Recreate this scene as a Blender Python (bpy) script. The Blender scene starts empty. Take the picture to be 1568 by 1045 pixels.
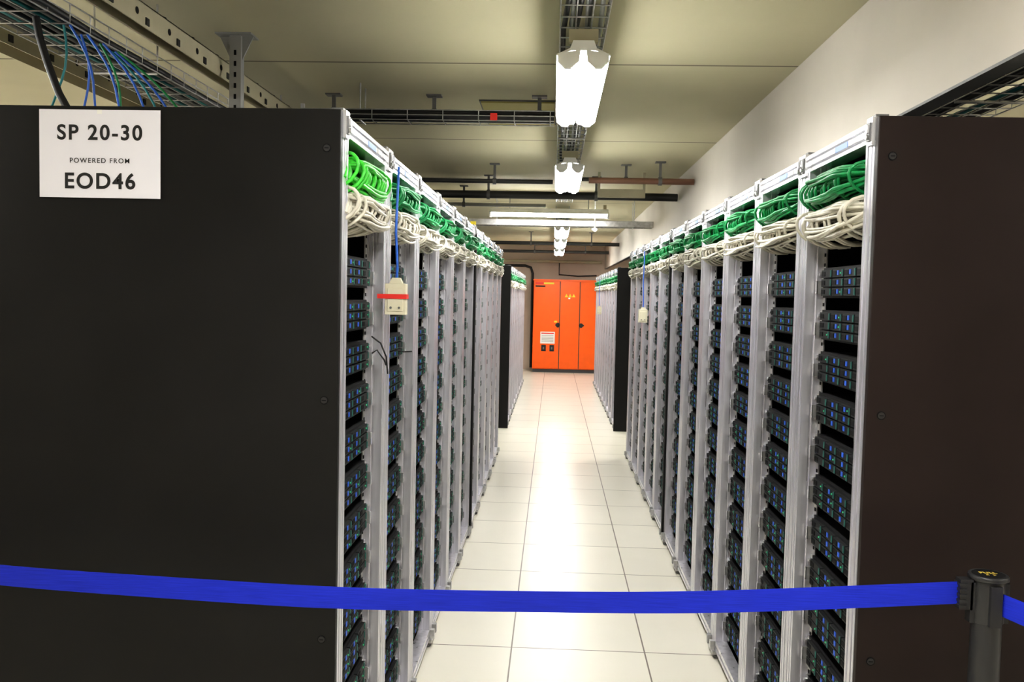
import bpy, math, random
from mathutils import Vector, Matrix
random.seed(7)
S = bpy.context.scene
try:
    S.view_settings.view_transform = 'Standard'
    S.view_settings.look = 'None'
    S.view_settings.exposure = 0.0
    try: S.view_settings.look = 'Medium High Contrast'
    except Exception as e: print('LOOK', e)
    S.view_settings.exposure = 0.55
except Exception as e:
    print(e)

# ------------------------------------------------------------ materials
def mat(name, col, rough=0.5, metal=0.0, emit=None, es=0.0, noise=0.0, nscale=8.0, rn=0.0, bump=0.0, stretch=None, spec=None):
    m = bpy.data.materials.new(name); m.use_nodes = True
    nt = m.node_tree; b = nt.nodes['Principled BSDF']
    b.inputs['Base Color'].default_value = (*col, 1)
    b.inputs['Roughness'].default_value = rough
    b.inputs['Metallic'].default_value = metal
    if spec is not None: b.inputs['Specular IOR Level'].default_value = spec
    if emit:
        b.inputs['Emission Color'].default_value = (*emit, 1)
        b.inputs['Emission Strength'].default_value = es
    if noise > 0 or rn > 0 or bump > 0:
        tc = nt.nodes.new('ShaderNodeTexCoord'); mp = nt.nodes.new('ShaderNodeMapping')
        nt.links.new(tc.outputs['Object'], mp.inputs['Vector'])
        if stretch: mp.inputs['Scale'].default_value = stretch
        nz = nt.nodes.new('ShaderNodeTexNoise'); nz.inputs['Scale'].default_value = nscale
        nz.inputs['Detail'].default_value = 4
        nt.links.new(mp.outputs[0], nz.inputs['Vector'])
        if noise > 0:
            r = nt.nodes.new('ShaderNodeValToRGB')
            r.color_ramp.elements[0].position = 0.3; r.color_ramp.elements[1].position = 0.7
            r.color_ramp.elements[0].color = (*[c*(1-noise) for c in col], 1)
            r.color_ramp.elements[1].color = (*[min(1, c*(1+noise)) for c in col], 1)
            nt.links.new(nz.outputs['Fac'], r.inputs[0]); nt.links.new(r.outputs[0], b.inputs['Base Color'])
        if rn > 0:
            mr = nt.nodes.new('ShaderNodeMapRange')
            mr.inputs['To Min'].default_value = rough-rn; mr.inputs['To Max'].default_value = rough+rn
            nt.links.new(nz.outputs['Fac'], mr.inputs['Value']); nt.links.new(mr.outputs[0], b.inputs['Roughness'])
        if bump > 0:
            bp = nt.nodes.new('ShaderNodeBump'); bp.inputs['Strength'].default_value = bump
            nt.links.new(nz.outputs['Fac'], bp.inputs['Height']); nt.links.new(bp.outputs[0], b.inputs['Normal'])
    return m

def grid_mat(name, c1, c2, cm, bw, bh, mortar, ox, oy, rough, noise_amt=0.1, nscale=1.5, spec=0.5):
    m = bpy.data.materials.new(name); m.use_nodes = True
    nt = m.node_tree; b = nt.nodes['Principled BSDF']
    tc = nt.nodes.new('ShaderNodeTexCoord'); mp = nt.nodes.new('ShaderNodeMapping')
    mp.inputs['Location'].default_value = (ox, oy, 0)
    nt.links.new(tc.outputs['Object'], mp.inputs['Vector'])
    br = nt.nodes.new('ShaderNodeTexBrick'); br.offset = 0; br.squash = 1
    br.inputs['Scale'].default_value = 1; br.inputs['Brick Width'].default_value = bw
    br.inputs['Row Height'].default_value = bh; br.inputs['Mortar Size'].default_value = mortar
    br.inputs['Mortar Smooth'].default_value = 0.1
    br.inputs['Color1'].default_value = (*c1, 1); br.inputs['Color2'].default_value = (*c2, 1)
    br.inputs['Mortar'].default_value = (*cm, 1)
    nt.links.new(mp.outputs[0], br.inputs['Vector'])
    nz = nt.nodes.new('ShaderNodeTexNoise'); nz.inputs['Scale'].default_value = nscale; nz.inputs['Detail'].default_value = 5
    nt.links.new(tc.outputs['Object'], nz.inputs['Vector'])
    mr = nt.nodes.new('ShaderNodeMapRange'); mr.inputs['To Min'].default_value = 1-noise_amt; mr.inputs['To Max'].default_value = 1+noise_amt
    nt.links.new(nz.outputs['Fac'], mr.inputs['Value'])
    vm = nt.nodes.new('ShaderNodeVectorMath'); vm.operation = 'SCALE'
    nt.links.new(br.outputs['Color'], vm.inputs[0]); nt.links.new(mr.outputs[0], vm.inputs['Scale'])
    nt.links.new(vm.outputs[0], b.inputs['Base Color'])
    b.inputs['Roughness'].default_value = rough
    b.inputs['Specular IOR Level'].default_value = spec
    return m

M = {}
M['floor'] = grid_mat('floor_tiles', (.75,.72,.625), (.72,.69,.595), (.18,.15,.12), .6, .56, .0035, .153, -3.95+.56*20, .30, .04, 3, .33)
M['ceil'] = grid_mat('ceiling_panels', (.58,.545,.37), (.56,.525,.36), (.20,.18,.12), 12.0, 2.0, .010, 6, -4.1+20, .7, .14, 1.2)
M['wall'] = mat('painted_wall', (.60,.56,.50), .7, noise=.05, nscale=2)
M['wallback'] = mat('back_wall_paint', (.60,.50,.42), .7, noise=.06, nscale=2)
M['alu'] = mat('brushed_aluminium', (.72,.71,.76), .30, .72, noise=.18, nscale=6, rn=.08, stretch=(6,6,.5))
M['alu2'] = mat('bright_aluminium', (.80,.80,.83), .25, .7, noise=.08, nscale=10)
M['steel'] = mat('zinc_steel', (.5,.5,.5), .35, .75, noise=.2, nscale=30)
M['conn'] = mat('grey_casting', (.16,.16,.16), .5, .4, noise=.1)
M['black'] = mat('black_powdercoat', (.010,.0097,.0097), .48, noise=.15, nscale=3, rn=.05, spec=.24)
M['blackr'] = mat('black_powdercoat_brown_reflection', (.017,.0105,.0095), .48, noise=.15, nscale=3, rn=.05, spec=.25)  # right side panel: brownish reflection painted into the black base colour
M['inner'] = mat('rack_interior_black', (.004,.004,.005), .7, spec=.2)
M['screw'] = mat('screw_dark', (.018,.018,.018), .6, .0)
M['srv'] = mat('server_case', (.012,.012,.013), .55, .0, noise=.1, spec=.25)
M['tray'] = mat('drive_tray', (.014,.015,.016), .5, .0, spec=.25)
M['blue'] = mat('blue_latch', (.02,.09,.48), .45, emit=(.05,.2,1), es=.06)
M['teal'] = mat('teal_handle', (.03,.13,.11), .5)
M['led'] = mat('green_led', (.03,.35,.15), .4, emit=(.1,1,.4), es=.12)
M['label'] = mat('blue_label', (.25,.40,.75), .5)
M['white'] = mat('white_plastic', (.8,.8,.78), .5)
M['g1'] = mat('lime_green_cable', (.05,.52,.04), .45, noise=.3, nscale=40)
M['g2'] = mat('green_cable', (.010,.25,.075), .45, noise=.35, nscale=40)
M['w1'] = mat('white_cable', (.60,.57,.48), .45, noise=.16, nscale=40)
M['bk'] = mat('black_cable', (.012,.012,.014), .45)
M['bl'] = mat('blue_cable', (.03,.14,.62), .45)
M['tl'] = mat('teal_cable', (.02,.22,.24), .45)
M['ye'] = mat('yellow_tag', (.85,.70,.05), .5)
M['olive'] = mat('olive_patch', (.42,.37,.13), .6)
M['gold'] = mat('gold_print', (.6,.45,.08), .5)
M['rd'] = mat('red_tape', (.75,.03,.02), .5)
M['cream'] = mat('cream_plastic', (.70,.66,.50), .45)
M['beige'] = mat('beige_duct', (.50,.46,.33), .5, noise=.08)
M['pipe'] = mat('dark_conduit', (.035,.035,.035), .45)
M['gcab'] = mat('grey_cable', (.30,.30,.29), .45)
M['brown'] = mat('brown_conduit', (.17,.085,.055), .5)
M['belt'] = mat('blue_belt_webbing', (.015,.03,.46), .6, noise=.2, nscale=60, stretch=(.2,.2,12), bump=.2, spec=.2)
M['post'] = mat('stanchion_black', (.030,.030,.032), .38, .2)
M['paper'] = mat('paper', (.74,.73,.79), .8)
M['ink'] = mat('ink', (.012,.012,.012), .7)
M['orange'] = mat('orange_enamel', (.92,.13,.004), .35, noise=.04)
M['tube'] = mat('fluorescent_tube', (1,1,1), .5, emit=(1,.985,.95), es=33)
M['refl'] = mat('lamp_reflector_white', (.9,.9,.88), .4)
M['skirt'] = mat('grey_plinth', (.06,.06,.06), .6)

# ------------------------------------------------------------ mesh builder
class MB:
    def __init__(s): s.v=[]; s.f=[]; s.m=[]; s.sm=[]; s.mats=[]
    def mi(s, k):
        if k not in s.mats: s.mats.append(k)
        return s.mats.index(k)
    def add(s, vs, fs, k, smooth=False):
        o=len(s.v); s.v+= [tuple(p) for p in vs]; i=s.mi(k)
        for f in fs: s.f.append([a+o for a in f]); s.m.append(i); s.sm.append(smooth)
    def box(s, a, b, k):
        x0,y0,z0=a; x1,y1,z1=b
        vs=[(x0,y0,z0),(x1,y0,z0),(x1,y1,z0),(x0,y1,z0),(x0,y0,z1),(x1,y0,z1),(x1,y1,z1),(x0,y1,z1)]
        s.add(vs,[(0,3,2,1),(4,5,6,7),(0,1,5,4),(1,2,6,5),(2,3,7,6),(3,0,4,7)],k)
    def extr(s, prof, p0, p1, k, axis='z'):
        n=len(prof)
        def mk(a,b,c):
            return {'z':(a,b,c),'y':(a,c,b),'x':(c,a,b)}[axis]
        vs=[mk(a,b,p0) for a,b in prof]+[mk(a,b,p1) for a,b in prof]
        fs=[(i,(i+1)%n,(i+1)%n+n,i+n) for i in range(n)]+[tuple(range(n)),tuple(range(2*n-1,n-1,-1))]
        s.add(vs,fs,k)
    def tube(s, pts, r, k, n=6, closed=False, caps=True):
        pts=[Vector(p) for p in pts]; N=len(pts); vs=[]; fs=[]
        ref=None
        for i,p in enumerate(pts):
            if closed: t=(pts[(i+1)%N]-pts[i-1])
            else: t=pts[min(i+1,N-1)]-pts[max(i-1,0)]
            t.normalize()
            if ref is None:
                ref = Vector((0,0,1)) if abs(t.z)<.9 else Vector((1,0,0))
            u=(ref-t*ref.dot(t))
            if u.length<1e-5: u=t.orthogonal()
            u.normalize(); w=t.cross(u); ref=u
            rr = r[i] if isinstance(r,(list,tuple)) else r
            for j in range(n):
                a=2*math.pi*j/n; vs.append(p+u*math.cos(a)*rr+w*math.sin(a)*rr)
        M_=N if closed else N-1
        for i in range(M_):
            for j in range(n):
                i2=(i+1)%N
                fs.append((i*n+j,i*n+(j+1)%n,i2*n+(j+1)%n,i2*n+j))
        s.add(vs,fs,k,True)
        if caps and not closed:
            s.add(vs[:n],[tuple(range(n-1,-1,-1))],k); s.add(vs[-n:],[tuple(range(n))],k)
    def cyl(s, a, b, r, k, n=16): s.tube([a,b],r,k,n)
    def mesh(s, name):
        me=bpy.data.meshes.new(name); me.from_pydata(s.v,[],s.f)
        for k in s.mats: me.materials.append(M[k])
        me.polygons.foreach_set('material_index', s.m)
        me.polygons.foreach_set('use_smooth', s.sm)
        me.update(); return me
def obj(name, me, parent=None, loc=(0,0,0), rz=0):
    if isinstance(me, MB): me=me.mesh(name)
    o=bpy.data.objects.new(name, me); S.collection.objects.link(o)
    o.location=loc; o.rotation_euler=(0,0,rz)
    if parent: o.parent=parent
    return o
def empty(name, loc=(0,0,0), rz=0):
    e=bpy.data.objects.new(name,None); S.collection.objects.link(e); e.location=loc; e.rotation_euler=(0,0,rz)
    e.empty_display_size=.1; return e
def bevel(o,w=.003,seg=2):
    md=o.modifiers.new('bevel','BEVEL'); md.width=w; md.segments=seg; md.limit_method='ANGLE'
    return o

XL,XR = -.524,.754
HC=2.65
# ------------------------------------------------------------ room
b=MB(); b.box((-3.6,-3,-.05),(3.6,19.2,0),'floor'); obj('floor',b)
b=MB(); b.box((-3.6,-3,HC),(3.6,19.2,HC+.05),'ceil'); obj('ceiling',b)
b=MB(); b.box((-3.7,-3,0),(-3.6,19.2,HC),'wall'); obj('wall_left',b)
b=MB(); b.box((3.6,-3,0),(3.7,19.2,HC),'wall'); obj('wall_right',b)
b=MB(); b.box((-3.6,19.1,0),(3.6,19.2,HC),'wallback'); obj('wall_back',b)
b=MB(); b.box((-3.6,-3.1,0),(3.6,-3,HC),'wall'); obj('wall_front',b)
b=MB(); b.box((1.07,-3,2.19),(1.12,19.1,HC),'wall'); b.box((1.066,-3,2.182),(1.124,19.1,2.19),'conn'); obj('wall_bulkhead',b)

# ------------------------------------------------------------ rack meshes (local: front at x=0 facing -X, width along y 0..0.598)
W=.598
def slot_profile(x0,y0,x1,y1):
    g=.004; d=.006
    ys=[y0+(y1-y0)*t for t in (.28,.72)]
    p=[(x0,y0)]
    for yc in ys: p+= [(x0,yc-g),(x0+d,yc-g),(x0+d,yc+g),(x0,yc+g)]
    p+=[(x0,y1)]
    xc=(x0+x1)/2
    p+=[(xc-g,y1),(xc-g,y1-d),(xc+g,y1-d),(xc+g,y1),(x1,y1),(x1,y0),(xc+g,y0),(xc+g,y0+d),(xc-g,y0+d),(xc-g,y0)]
    return p
def frame_mesh(H,name):
    b=MB(); A='alu'
    for y0,y1 in ((0,.060),(W-.060,W)):
        b.extr(slot_profile(0,y0,.058,y1),.035,H-.05,A,'z')
    zt0,zt1=H-.05,H
    prof=[(0,zt0),(0,zt0+.010),(.012,zt0+.010),(.012,zt0+.018),(0,zt0+.018),(0,zt0+.032),(.012,zt0+.032),(.012,zt0+.039),(0,zt0+.039),(0,zt1),(.05,zt1),(.05,zt0)]
    b.extr(prof,.03,W-.03,'alu2','y')
    b.extr([(0,.035),(0,.05),(.006,.05),(.006,.062),(0,.062),(0,.08),(.05,.08),(.05,.035)],.05,W-.05,A,'y')
    for y0,y1 in ((0,.035),(W-.035,W)):
        b.box((-.008,y0,H-.06),(.055,y1,H+.006),'alu2')
        b.box((-.012,y0+.006,H-.050),(-.008,y1-.006,H-.006),'conn')
        b.box((-.016,y0+.012,H-.030),(-.012,y1-.012,H-.012),'alu2')
        b.cyl((-.017,(y0+y1)/2,H-.040),(-.008,(y0+y1)/2,H-.040),.006,'steel',8)
        b.box((0,y0,H+.006),(.03,y1,H+.012),'conn')
    b.box((-.0015,.2,H-.033),(.0,.3,H-.018),'label'); b.box((-.002,.12,H-.032),(0,.17,H-.019),'white')
    for yc in (.035,W-.035):
        b.box((-.012,yc-.03,.02),(.06,yc+.03,.036),'steel')
        b.cyl((.02,yc,0),(.02,yc,.012),.026,'conn',12); b.cyl((.02,yc,.01),(.02,yc,.036),.008,'steel',8)
        b.box((-.02,yc-.012,.036),(0,yc+.012,.075),'steel')
        b.cyl((1.0,yc,0),(1.0,yc,.03),.026,'conn',12)
    b.box((.059,0.0005,.03),(1.08,.004,H-.01),'inner'); b.box((.059,W-.004,.03),(1.08,W-.0005,H-.01),'inner')
    b.box((1.075,0,.03),(1.085,W,H-.01),'black'); b.box((.05,.004,.03),(1.075,W-.004,.034),'inner')
    b.box((.05,.004,H-.02),(1.075,W-.004,H-.01),'inner')
    b.box((.30,.004,1.76 if H>2 else 1.7),(.31,W-.004,H-.02),'inner')
    for s_ in (0,1):
        y0,y1=(.0605,.083) if s_==0 else (W-.083,W-.0605)
        b.box((.052,y0,.09),(.056,y1,H-.06),'steel')
        z=.11
        while z<H-.1:
            b.box((.0505,(y0+y1)/2-.005,z),(.0522,(y0+y1)/2+.005,z+.010),'inner'); z+=.0295
    return b.mesh(name)
rl=random.Random(5)
def server(b,z):
    h=.088; y0,y1=.085,W-.085; xf=.045
    b.box((xf,y0,z),(.75,y1,z+h),'srv')
    for s_ in (0,1):
        ya,yb=(.062,.085) if s_==0 else (y1,y1+.023)
        b.box((.046,ya,z+.004),(.051,yb,z+h-.004),'steel')
        yc=(ya+yb)/2
        b.box((.028,yc-.008,z+.012),(.046,yc-.003,z+.05),'steel')
        b.box((.026,yc-.008,z+.012),(.030,yc+.004,z+.05),'alu2')
        b.cyl((.036,yc,z+.07),(.046,yc,z+.07),.006,'alu2',6)
    nc=4; w=(y1-y0-.02)/nc
    for c in range(nc):
        for r in range(3):
            ya=y0+.01+c*w+.003; yb=ya+w-.006; za=z+.006+r*.0262; zb=za+.0225
            b.box((xf-.010,ya,za),(xf,yb,zb),'tray')
            if c in (1,2):
                b.box((xf-.0115,ya+.040,za+.006),(xf-.010,ya+.052,zb-.004),'blue')
            b.box((xf-.0125,ya+.004,za+.002),(xf-.010,ya+.009,zb-.002),'teal')
            if rl.random()<.4: b.box((xf-.0120,ya+.020,za+.009),(xf-.010,ya+.024,za+.013),'led')
            b.box((xf-.0115,ya+.060,za+.005),(xf-.010,yb-.005,zb-.005),'inner')
def servers_mesh(n,z0,name):
    b=MB()
    for i in range(n): server(b, z0+i*.1235)
    return b.mesh(name)
def skein(col,zc,name,seed,nl=20,r=.0046,big=.78):
    rnd=random.Random(seed); b=MB()
    for i in range(nl):
        q=i/(nl-1)
        cy=.3+rnd.uniform(-.012,.012); ay=.235+rnd.uniform(-.02,.02); az=(.014+.036*q)*big
        cx=.035-.055*math.sin(q*math.pi)+rnd.uniform(-.012,.012); cz=zc+rnd.uniform(-.006,.006); ph=rnd.uniform(0,6.28); am=rnd.uniform(.001,.006)
        tl=rnd.uniform(-.12,.12); sg_=rnd.uniform(.010,.028)
        pts=[]
        for k in range(28):
            a=2*math.pi*k/28
            ca,sa=math.cos(a),math.sin(a)
            y=cy+ay*(abs(ca)**.85)*(1 if ca>0 else -1)
            z=cz+az*sa - sg_*(1-((y-.3)/.25)**2) + am*math.sin(2*a+ph)
            x=cx+.008*math.cos(a*2+ph)+tl*az*sa - .006
            x+= .06*max(0,abs(y-.3)-.13)/.1
            pts.append((x,y,z))
        b.tube(pts,r,col,6,closed=True)
    for i in range(13):
        ys=.08+.42*i/12+rnd.uniform(-.012,.012); pts=[]; sl=rnd.uniform(.04,.11); dp=rnd.uniform(.0,.010)
        for k in range(12):
            a=math.pi*1.25*k/11-.5
            pts.append((.03-(.062+dp)*math.sin(a+.3 if a>0 else .3)+.01, min(.55,ys+sl*k/11), zc-.010+(.050+dp)*big*math.cos(a)-.018*(1-((ys-.3)/.25)**2)))
        b.tube(pts,r,col,6)
    for i in range(7):
        ys=.07+rnd.uniform(0,.40); pts=[]
        for k in range(12):
            t=k/11
            pts.append((.29*(1-t)**1.6-.02*math.sin(t*math.pi), ys+.11*t*t, zc+.030+.02*math.sin(t*math.pi)-.065*t*t*t))
        b.tube(pts,r,col,6)
    return b.mesh(name)
H1,H2=2.035,1.94
fr1=frame_mesh(H1,'rack_frame'); fr2=frame_mesh(H2,'rack_frame_low')
sv1=servers_mesh(13,.128,'server_stack'); sv2=servers_mesh(12,.128,'server_stack_low')
G=[skein('g2',1.923,'green_skein_%d'%i,10+i,18,.0044) for i in range(4)]
G1=skein('g1',1.916,'lime_skein',33,24,.0048,.92)
Wh=[skein('w1',1.836,'white_skein_%d'%i,20+i,18,.0044) for i in range(4)]
W1=skein('w1',1.830,'white_skein_near',41,22,.0046,.85)

def rack(side,y,i,H=H1):
    low = H<2
    if side=='R': e=empty('server_rack',(XR,y,0),0)
    else: e=empty('server_rack',(XL,y+W,0),math.pi)
    obj('frame',fr2 if low else fr1,e); obj('servers',sv2 if low else sv1,e)
    g=obj('green_cables',G1 if (side=='L' and i==0) else G[random.randrange(4)],e)
    w=obj('white_cables',W1 if i==0 else Wh[random.randrange(4)],e)
    if low: g.location.z=-.095; w.location.z=-.095
    return e
Y0=2.172
for side in 'LR':
    for i in range(11):
        gap=.035 if i>=6 else 0
        e=rack(side,Y0+.6*i+gap,i)
        if i==6:
            ys=(-.033,-.002) if side=='R' else (W+.002,W+.033)
            b=MB(); b.box((-.012,ys[0],.02),(1.08,ys[1],H1),'black'); b.box((-.016,ys[0]+.008,.05),(-.012,ys[1]-.008,H1-.05),'skirt'); obj('divider_panel',b,e)
        if i==0:
            b=MB(); mk='black' if side=='L' else 'blackr'
            ys = (-.0225,-.0025) if side=='R' else (W+.0025,W+.0225)
            b.box((0.0,ys[0],.02),(1.2,ys[1],H1+.004),mk)
            p=bevel(obj('side_panel',b,e),.002)
            b=MB()
            yf=-.0225 if side=='R' else W+.0225; d=-.0025 if side=='R' else .0025
            for z,xx in ((1.945,.034),(1.33,.034),(.73,.034),(1.945,1.15),(1.33,1.15),(.73,1.15)):
                b.cyl((xx,yf,z),(xx,yf+d*.4,z),.0105,'inner',16); b.cyl((xx,yf+d*.4,z),(xx,yf+d,z),.008,'screw',16); b.box((xx-.005,min(yf+d,yf+d*1.3),z-.001),(xx+.005,max(yf+d,yf+d*1.3),z+.001),'inner')
            obj('panel_screws',b,e)
        if i==10:
            b=MB(); ys=(W+.001,W+.02) if side=='R' else (-.02,-.001)
            b.box((0,ys[0],.02),(1.1,ys[1],H1),'black'); obj('end_panel',b,e)
    for i in range(9):
        e=rack(side,10.56+.6*i,i+1,H2)
        if i==0:
            b=MB(); ys=(-.022,-.002) if side=='R' else (W+.002,W+.022)
            b.box((-.01,ys[0],0.0),(1.2,ys[1],H2+.004),'black'); bevel(obj('side_panel',b,e),.002)

# ------------------------------------------------------------ paper sign
sg=empty('paper_sign',(-1.119,2.1455,1.922))
b=MB(); b.box((-.1515,0,-.107),(.1515,.001,.107),'paper'); b.box((-.006,-.0004,.097),(.006,.0,.107),'white'); obj('sheet',b,sg)
def text(s,size,loc,parent,name,off=0.0,m='ink',rot=(math.pi/2,0,0),sp=1.08):
    c=bpy.data.curves.new(name,'FONT'); c.body=s; c.size=size; c.align_x='CENTER'; c.align_y='CENTER'
    c.extrude=.0002; c.offset=off; c.space_character=sp
    o=bpy.data.objects.new(name,c); S.collection.objects.link(o); c.materials.append(M[m])
    o.location=loc; o.rotation_euler=rot; o.parent=parent; return o
text('SP 20-30',.051,(0,-.0006,.050),sg,'text_line_1',.0011,sp=1.18)
text('POWERED FROM',.0168,(0,-.0006,-.017),sg,'text_line_2',.0001,sp=1.24)
text('EOD46',.053,(0,-.0006,-.068),sg,'text_line_3',.0012,sp=1.16)

# ------------------------------------------------------------ belt barriers
def stanchion(x,y,name='belt_barrier_post'):
    e=empty(name,(x,y,0)); b=MB()
    b.tube([(0,0,0),(0,0,.012),(0,0,.02),(0,0,.03)],[.16,.16,.14,.04],'post',32)
    b.cyl((0,0,.02),(0,0,.965),.031,'post',28)
    obj('post',b,e)
    b=MB()
    b.tube([(0,0,.91),(0,0,.913),(0,0,.998),(0,0,1.005)],[.0315,.034,.034,.0335],'post',28)
    b.tube([(0,0,1.003),(0,0,1.006),(0,0,1.012),(0,0,1.015)],[.036,.041,.041,.039],'post',28)
    b.tube([(0,0,1.015),(0,0,1.016)],[.034,.033],'inner',28)
    for k in range(4):
        a=math.pi/2*k; c,s_=math.cos(a),math.sin(a)
        b.add([(c*.030-s_*.012,s_*.030+c*.012,.91),(c*.041-s_*.012,s_*.041+c*.012,.91),(c*.041+s_*.012,s_*.041-c*.012,.91),(c*.030+s_*.012,s_*.030-c*.012,.91),
               (c*.030-s_*.012,s_*.030+c*.012,.998),(c*.041-s_*.012,s_*.041+c*.012,.998),(c*.041+s_*.012,s_*.041-c*.012,.998),(c*.030+s_*.012,s_*.030-c*.012,.998)],
              [(0,3,2,1),(4,5,6,7),(0,1,5,4),(1,2,6,5),(2,3,7,6),(3,0,4,7)],'post')
    obj('head',b,e)
    text('PULL',.016,(0,.004,1.0165),e,'cap_mark',.0004,'gold',(0,0,0)); text('<  >',.012,(0,-.012,1.0165),e,'cap_arrows',.0003,'gold',(0,0,0))
    return e
PX,PY=.959,1.95
st=stanchion(PX,PY); st2=stanchion(-1.75,1.95); st3=stanchion(1.42,.95)
def belt(p0,p1,sag,parent):
    b=MB(); n=48; hh=.0245; vs=[]; 
    o=Vector(parent.location)
    for i in range(n+1):
        t=i/n; x=p0[0]+(p1[0]-p0[0])*t; y=p0[1]+(p1[1]-p0[1])*t+.003*math.sin(t*21)
        z=p0[2]+(p1[2]-p0[2])*t-4*sag*t*(1-t)
        w=.002*math.sin(t*13)
        for (dy,dz) in ((-.0006+w,hh),(-.0008,0),(-.0006-w,-hh),(.0006-w,-hh),(.0006,0),(.0006+w,hh)):
            vs.append((x-o.x,y+dy-o.y,z+dz-o.z))
    fs=[]
    for i in range(n):
        for j in range(6): fs.append((i*6+j,(i+1)*6+j,(i+1)*6+(j+1)%6,i*6+(j+1)%6))
    b.add(vs,fs,'belt',False)
    obj('belt',b,parent)
belt((PX-.058,PY,.972),(-1.71,1.95,.966),.060,st)
b=MB()
b.box((-.064,-.012,-.066),(-.036,.012,.0),'post')
for k in range(5): b.box((-.066,-.014,-.062+k*.012),(-.050,.014,-.056+k*.012),'post')
o=obj('belt_clip',b,st); o.location=(0,0,1.004)
dx,dy=1.42-PX,.95-PY; L=math.hypot(dx,dy)
belt((PX+dx/L*.038,PY+dy/L*.038,.958),(1.42-dx/L*.038,.95-dy/L*.038,.955),.012,st3)

# ------------------------------------------------------------ hanging boxes
def hang_box(x,y,z,ztop,s,tape):
    e=empty('hanging_sensor_box',(x,y,z)); b=MB()
    w,h,d=.034*s,.058*s,.02*s
    b.box((-w,-d,-h),(w,d,h*.75),'cream'); b.box((-w*.75,-d*1.2,-h*.8),(w*.75,-d,h*.5),'cream')
    b.extr([(-w*.6,h*.75),(w*.6,h*.75),(w*.35,h*1.05),(-w*.35,h*1.05)],-d*.6,d*.6,'cream','y')
    for k in (-.4,.4): b.cyl((w*k,-d*1.35,-h*.6),(w*k,-d*1.2,-h*.6),.004*s,'conn',8)
    bevel(obj('body',b,e),.003)
    b=MB(); b.tube([(0,0,h*1.0),(.002,0,h*1.6),(-.004,0,(ztop-z)*.5),(0,0,(ztop-z)*.85),(.0,.01,ztop-z)],.004,'bl',6); obj('cable',b,e)
    if tape:
        b=MB(); b.box((-w-.022,-d*1.2-.003,-h*.1),(w+.003,-d*1.2-.0015,h*.16),'rd'); b.box((w+.001,-d*1.3,-h*.1),(w+.003,d,h*.16),'rd')
        b.box((-w-.003,-d*1.3,-h*.1),(-w-.001,d,h*.16),'rd'); obj('red_tape',b,e)
hang_box(-.474,2.66,1.585,1.975,.92,True)
hang_box(.70,7.0,1.46,1.96,1.0,False)
hang_box(.66,12.9,1.40,1.84,1.0,False)
b=MB()
b.tube([(-.525,2.55,1.47),(-.50,2.56,1.45),(-.485,2.57,1.41),(-.48,2.57,1.36)],.0025,'bk',5)
b.tube([(-.525,2.56,1.42),(-.51,2.56,1.43),(-.49,2.57,1.40),(-.485,2.57,1.385)],.0025,'bk',5)
b.tube([(-.525,2.95,1.405),(-.50,2.95,1.40),(-.47,2.95,1.402)],.0025,'bk',5)
obj('loose_cable_ties',b)

# ------------------------------------------------------------ light fittings
def lamp(x,y,z=2.42,L=1.25,transverse=False,top=None,ws=1.0):
    e=empty('fluorescent_light_fixture',(x,y,z),math.pi/2 if transverse else 0)
    b=MB()
    # flat spine + two shallow reflector wings
    prof=[(-.092*ws,-.006),(-.090*ws,-.010),(-.040*ws,.008),(.040*ws,.008),(.090*ws,-.010),(.092*ws,-.006),(.045*ws,.016),(.035*ws,.042),(-.035*ws,.042),(-.045*ws,.016)]
    b.extr(prof,0.0,L,'refl','y')
    # lamp holders: pointed teeth at both ends
    for y0 in (-.008,L-.012):
        for sx in (-1,1):
            b.extr([(sx*.010*ws,.008),(sx*.086*ws,-.004),(sx*.086*ws,-.030),(sx*.062*ws,-.052),(sx*.040*ws,-.052),(sx*.014*ws,-.030)],y0,y0+.02,'refl','y')
    obj('housing',b,e)
    b=MB()
    # two flat-bottomed lit diffuser lenses side by side
    for sx in (-1,1):
        b.extr([(sx*.003*ws,-.008),(sx*.003*ws,-.034),(sx*.012*ws,-.042),(sx*.074*ws,-.042),(sx*.086*ws,-.032),(sx*.088*ws,-.012)],.014,L-.014,'tube','y')
    obj('tubes',b,e)
    b=MB()
    for yy in (.2,L-.2): b.cyl((0,yy,.042),(0,yy,(top or HC)-z),.005,'steel',6)
    b.box((-.05*ws,.02,.042),(.05*ws,.05,.085),'beige')
    obj('hangers',b,e)
for y,L in ((-2.0,1.25),(.45,1.25),(3.05,1.05),(5.6,1.15),(10.6,1.5),(13.0,1.5),(15.8,1.5)): lamp(.08,y,L=L,top=2.524)
lamp(.53,9.1,2.44,1.2,True,ws=.55)
for y in (1.2,2.9,5.4,8.5,11.5,14.5):
    lamp(-2.75,y)
for y in (1.0,3.4,6,9.5,14.5): lamp(2.6,y)

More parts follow.
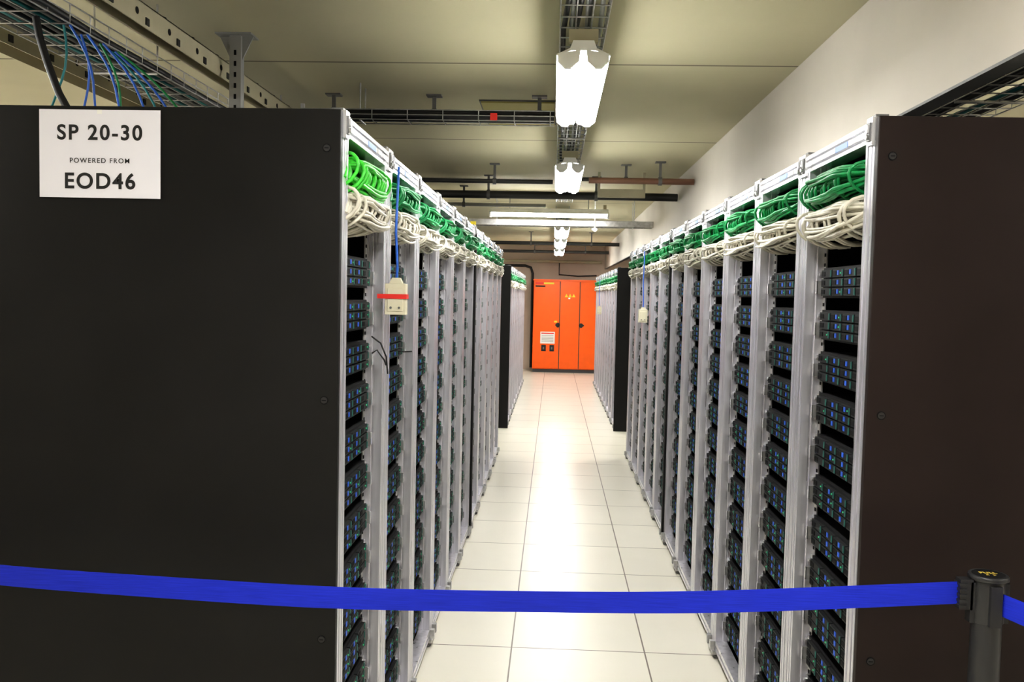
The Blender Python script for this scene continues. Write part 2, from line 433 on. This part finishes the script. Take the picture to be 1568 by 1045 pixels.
# ------------------------------------------------------------ wire trays
def wire_tray(name,x0,x1,y0,y1,z,h=.06,cables=(),step=.12,axis='y',r=.0028,hang=True,solid=False):
    e=empty(name,(0,0,0)); b=MB()
    def P(a,c,zz): return (a,c,zz) if axis=='y' else (c,a,zz)
    nw=max(3,int((x1-x0)/.05)+1)
    for i in range(nw):
        a=x0+(x1-x0)*i/(nw-1); b.cyl(P(a,y0,z),P(a,y1,z),r,'steel',4)
    for a in (x0,x1):
        for zz in (z+h*.5,z+h): b.cyl(P(a,y0,zz),P(a,y1,zz),r,'steel',4)
        if solid:
            p,q=P(a-.002,y0,z),P(a+.002,y1,z+h); b.box(tuple(map(min,p,q)),tuple(map(max,p,q)),'steel')
    y=y0
    while y<=y1:
        b.tube([P(x0,y,z+h),P(x0,y,z),P(x1,y,z),P(x1,y,z+h)],r,'steel',4); y+=step
    obj('wire_basket',b,e)
    b=MB()
    for (k,a,rr,dz) in cables:
        pts=[]; n=max(6,int((y1-y0)/.4))
        for i in range(n+1):
            y=y0+(y1-y0)*i/n
            pts.append(P(x0+(x1-x0)*a+random.uniform(-.012,.012),y,z+rr+r+dz+random.uniform(0,.006)))
        b.tube(pts,rr,k,6)
    if cables: obj('cables',b,e)
    b=MB(); y=y0+.3
    while y<y1:
        for a in (x0,x1): b.cyl(P(a,y,z+h),P(a,y,HC),.004,'steel',6)
        b.tube([P(x0,y,z-.004),P(x1,y,z-.004)],.006,'steel',4)
        y+=1.5
    if hang: obj('hangers',b,e)
    return e
mix=[('bk',.12,.010,0),('gcab',.25,.008,0),('bk',.4,.010,0),('gcab',.52,.008,0),('bk',.66,.010,0),('gcab',.85,.009,0),('bk',.3,.007,.018),('gcab',.6,.006,.018)]
wire_tray('aisle_cable_tray',0.0,.16,-2.5,8.9,2.53,.05,mix)
wire_tray('aisle_cable_tray',0.0,.16,10.2,18.8,2.53,.05,mix)
wire_tray('overhead_cable_tray',-1.74,-1.50,-1.5,18,2.40,.06,[('bk',.08,.016,0),('bk',.2,.016,0),('tl',.32,.012,0),('bk',.44,.016,0),('bk',.56,.016,0),('tl',.68,.012,0),('bk',.8,.016,0),('bk',.92,.014,0),('bk',.4,.014,.026),('bk',.7,.014,.026),('tl',.2,.012,.026)])
wire_tray('overhead_cable_tray',1.42,1.68,-1.5,18,2.33,.06,[('bk',.15,.014,0),('bk',.3,.014,0),('tl',.55,.010,0),('bk',.8,.014,0),('bk',.3,.011,.024)])
wire_tray('cross_cable_tray',9.75,9.95,-.95,1.06,2.36,.06,[('gcab',.5,.012,0),('bk',.3,.008,0)],axis='x',solid=True)
wire_tray('cross_cable_tray',4.5,4.62,-1.30,-.02,2.47,.05,[('bk',.2,.018,0),('bk',.5,.018,0),('bk',.8,.018,0),('bk',.35,.016,.022)],axis='x',step=.18)
b=MB(); b.box((-.93,9.72,2.33),(-.87,9.745,2.39),'ye'); obj('yellow_tag_plate',b)
e=empty('ceiling_camera',(.42,9.6,2.30)); b=MB(); b.tube([(0,0,.0),(0,.0,.01),(0,0,.03)],[.02,.035,.035],'white',14); b.cyl((0,0,.03),(0,0,.35),.008,'white',8); b.tube([(0,-.05,.01),(0,.05,.02)],.022,'white',12); obj('body',b,e)

def channel(name,x,w,h,z,y0,y1):
    e=empty(name); b=MB()
    b.box((x,y0,z),(x+.004,y1,z+h),'beige'); b.box((x+w-.004,y0,z),(x+w,y1,z+h),'beige'); b.box((x,y0,z+h-.004),(x+w,y1,z+h),'beige')
    y=y0+.2
    while y<y1:
        b.tube([(x+w,y,z+h*.5),(x+w+.001,y,z+h*.5)],.012,'inner',14); b.tube([(x+w/2,y,z+h),(x+w/2,y,z+h+.012),(x+w/2,y,z+h+.014)],[.02,.018,.006],'bk',10)
        b.box((x+w,y+.06,z+.01),(x+w+.004,y+.085,z+.035),'bk')
        y+=.25
    y=y0+.5
    while y<y1: b.box((x+w/2-.01,y,z+h),(x+w/2+.01,y+.02,HC),'steel'); y+=2
    obj('channel',b,e)
channel('beige_cable_duct',-1.47,.06,.08,2.48,-1.5,9)
channel('beige_cable_duct',-1.99,.10,.10,2.42,-1.5,9)

def strut(x,y,z0):
    e=empty('ceiling_strut',(x,y,0)); b=MB()
    b.extr([(-.024,-.02),(.024,-.02),(.024,.02),(.014,.02),(.014,-.012),(-.014,-.012),(-.014,.02),(-.024,.02)],z0,HC-.006,'gcab','z')
    z=z0+.05
    while z<HC-.06: b.box((-.005,-.0215,z),(.005,-.02,z+.02),'inner'); z+=.045
    b.box((-.075,-.05,HC-.006),(.075,.05,HC),'gcab')
    for s_ in (-1,1):
        b.add([(s_*.024,-.004,HC-.006),(s_*.07,-.004,HC-.006),(s_*.024,-.004,HC-.10),(s_*.024,.004,HC-.006),(s_*.07,.004,HC-.006),(s_*.024,.004,HC-.10)],[(0,1,2),(3,5,4),(0,3,4,1),(1,4,5,2),(2,5,3,0)],'gcab')
    obj('strut',b,e)
strut(-1.34,3.69,2.2); strut(-1.34,6.7,2.3)

b=MB()
def dang(p,k,r):
    b.tube(p,r,k,6)
ZB=2.056
dang([(-1.56,2.62,2.395),(-1.55,2.62,2.34),(-1.525,2.62,2.26),(-1.49,2.62,2.17),(-1.45,2.62,2.10),(-1.40,2.62,ZB)],'bk',.012)
for (xa,xb,k,ya) in ((-1.52,-1.56,'tl',2.7),(-1.50,-1.38,'bl',2.7),(-1.52,-1.50,'bl',2.8),(-1.50,-1.34,'bl',2.8),(-1.51,-1.40,'g2',2.9),(-1.50,-1.28,'bl',2.9),(-1.51,-1.20,'bl',3.0),(-1.52,-1.26,'tl',3.0),(-1.50,-1.14,'g2',3.0)):
    pts=[(xa+(xb-xa)*t+.02*math.sin(t*5),ya,2.395-(2.395-ZB)*t) for t in [i/8 for i in range(9)]]
    dang(pts,k,.004)
obj('hanging_cables',b)
b=MB()
for (xa,k,ya) in ((1.52,'tl',2.9),(1.60,'tl',2.9),(1.56,'bk',3.1)):
    dang([(xa+.02*math.sin(t*5),ya,2.325-(2.325-ZB)*t) for t in [i/8 for i in range(9)]],k,.005)
obj('hanging_cables',b)

def conduit(name,pts,r,k,clips=()):
    e=empty(name); b=MB(); b.tube(pts,r,k,12); obj('pipe',b,e)
    if clips:
        b=MB()
        for c in clips:
            c=Vector(c); b.tube([c+Vector((-.014,0,0)),c+Vector((.014,0,0))],r+.009,'conn',12)
            b.box((c.x-.010,c.y-.006,c.z+r),(c.x+.010,c.y+.006,HC-.006),'conn'); b.box((c.x-.04,c.y-.03,HC-.008),(c.x+.04,c.y+.03,HC),'conn')
        obj('clips',b,e)
    return e
conduit('ceiling_conduit',[(-2.4,4.76,2.545),(-.02,4.76,2.545)],.024,'pipe',[(-1.2,4.76,2.545),(-.66,4.76,2.545),(-.1,4.76,2.545)])
b=MB(); b.box((-.34,4.485,2.47),(-.305,4.494,2.505),'rd'); obj('red_cable_tag',b)
conduit('ceiling_conduit',[(-1.25,7.9,2.48),(1.06,7.9,2.48)],.034,'pipe',[(-.6,7.9,2.48),(.35,7.9,2.48)])
conduit('ceiling_conduit',[(-1.25,7.2,2.51),(-.03,7.2,2.51)],.018,'pipe',[(-.5,7.2,2.51)])
conduit('ceiling_conduit',[(.25,6.98,2.5),(1.06,6.98,2.5)],.024,'brown',[(.8,6.98,2.5)])
conduit('ceiling_conduit',[(.2,7.15,2.53),(1.06,7.15,2.53)],.016,'pipe',[(.55,7.15,2.53)])
conduit('ceiling_conduit',[(-1.2,8.7,2.47),(-.1,8.7,2.47)],.018,'gcab',[(-.9,8.7,2.47)])
for yy,k in ((14.8,'pipe'),(17.6,'pipe')):
    conduit('ceiling_conduit',[(-1.25,yy,2.46),(1.06,yy,2.46)],.03,k,[(-.4,yy,2.46),(.6,yy,2.46)])
conduit('wall_conduit',[(-1.4,19.03,2.32),(1.0,19.03,2.32)],.03,'beige')
conduit('wall_conduit',[(-1.4,18.96,2.22),(-.62,18.96,2.22),(-.50,18.96,2.18),(-.46,18.96,2.06),(-.46,18.96,.05)],.028,'bk')
conduit('wall_conduit',[(.1,19.03,2.30),(.1,19.03,2.05),(.5,19.03,2.02),(.9,19.03,2.04)],.012,'bk')
b=MB(); b.box((.35,7.6,2.44),(.75,7.64,2.51),'beige'); b.box((.35,7.6,2.51),(.37,7.64,HC),'beige'); b.box((.73,7.6,2.51),(.75,7.64,HC),'beige'); obj('cable_trunking',b)
b=MB(); b.box((-.42,4.86,2.635),(-.02,5.5,2.645),'olive'); b.box((-.43,4.85,2.643),(-.01,5.51,2.65),'conn'); obj('ceiling_access_panel',b)

# ------------------------------------------------------------ orange cabinet
e=empty('orange_electrical_cabinet',(0,18.4,0))
b=MB(); b.box((-.41,0.02,.0),(.93,.5,.07),'skirt'); b.box((-.42,.015,.07),(.94,.5,1.905),'orange'); b.box((-.43,0,1.905),(.95,.5,1.93),'orange'); obj('carcass',b,e)
for n,(x0,x1) in enumerate(((-.41,.122),(.138,.532),(.548,.93))):
    b=MB(); b.box((x0,-.012,.085),(x1,.012,1.89),'orange'); bevel(obj('door_%d'%(n+1),b,e),.004)
b=MB()
b.box((.122,-.002,.085),(.138,.016,1.89),'skirt'); b.box((.532,-.002,.085),(.548,.016,1.89),'skirt')
for x in (.095,.575):
    b.tube([(x,-.012,.99),(x,-.022,.99),(x,-.026,.99)],[.046,.044,.034],'bk',16); b.box((x-.016,-.036,.94),(x+.016,-.026,1.03),'bk')
    b.box((x-.05 if x<.3 else x-.02,-.032,.975),(x+.02 if x<.3 else x+.06,-.026,1.005),'bk')
for i in range(3):
    x=.26+i*.075; b.extr([(x-.034,1.57),(x+.034,1.57),(x,1.64)],-.016,-.012,'ye','y')
b.box((.30,-.015,1.53),(.34,-.012,1.56),'white')
b.box((-.26,-.016,.60),(.04,-.012,.845),'white')
for i in range(5): b.box((-.23,-.0175,.64+i*.03),(.01,-.016,.65+i*.03),'gcab')
b.box((-.24,-.0175,.80),(.02,-.016,.825),'rd')
for x in (-.235,-.065): b.box((x,-.018,.44),(x+.095,-.012,.57),'bk'); b.box((x+.03,-.022,.48),(x+.06,-.018,.53),'conn')
b.box((-.38,-.015,1.83),(-.22,-.012,1.865),'rd'); b.box((-.38,-.015,1.77),(-.18,-.012,1.80),'ink'); b.box((-.21,-.015,1.83),(0,-.012,1.865),'ye')
b.box((.02,-.016,1.04),(.08,-.012,1.075),'ye')
obj('fittings_and_labels',b,e)

# ------------------------------------------------------------ world, camera
w=bpy.data.worlds.new('World'); S.world=w; w.use_nodes=True
w.node_tree.nodes['Background'].inputs[0].default_value=(.9,.9,.85,1); w.node_tree.nodes['Background'].inputs[1].default_value=.1
cam=bpy.data.cameras.new('camera'); co=bpy.data.objects.new('camera',cam); S.collection.objects.link(co)
cam.sensor_width=36; cam.lens=1360/1568*36
co.matrix_world = Matrix.Translation((0,0,1.6)) @ Matrix.Rotation(math.radians(2.63),4,'Z') @ Matrix.Rotation(math.radians(90-3.0),4,'X') @ Matrix.Rotation(math.radians(1.25),4,'Z')
cam.clip_start=.05
S.camera=co
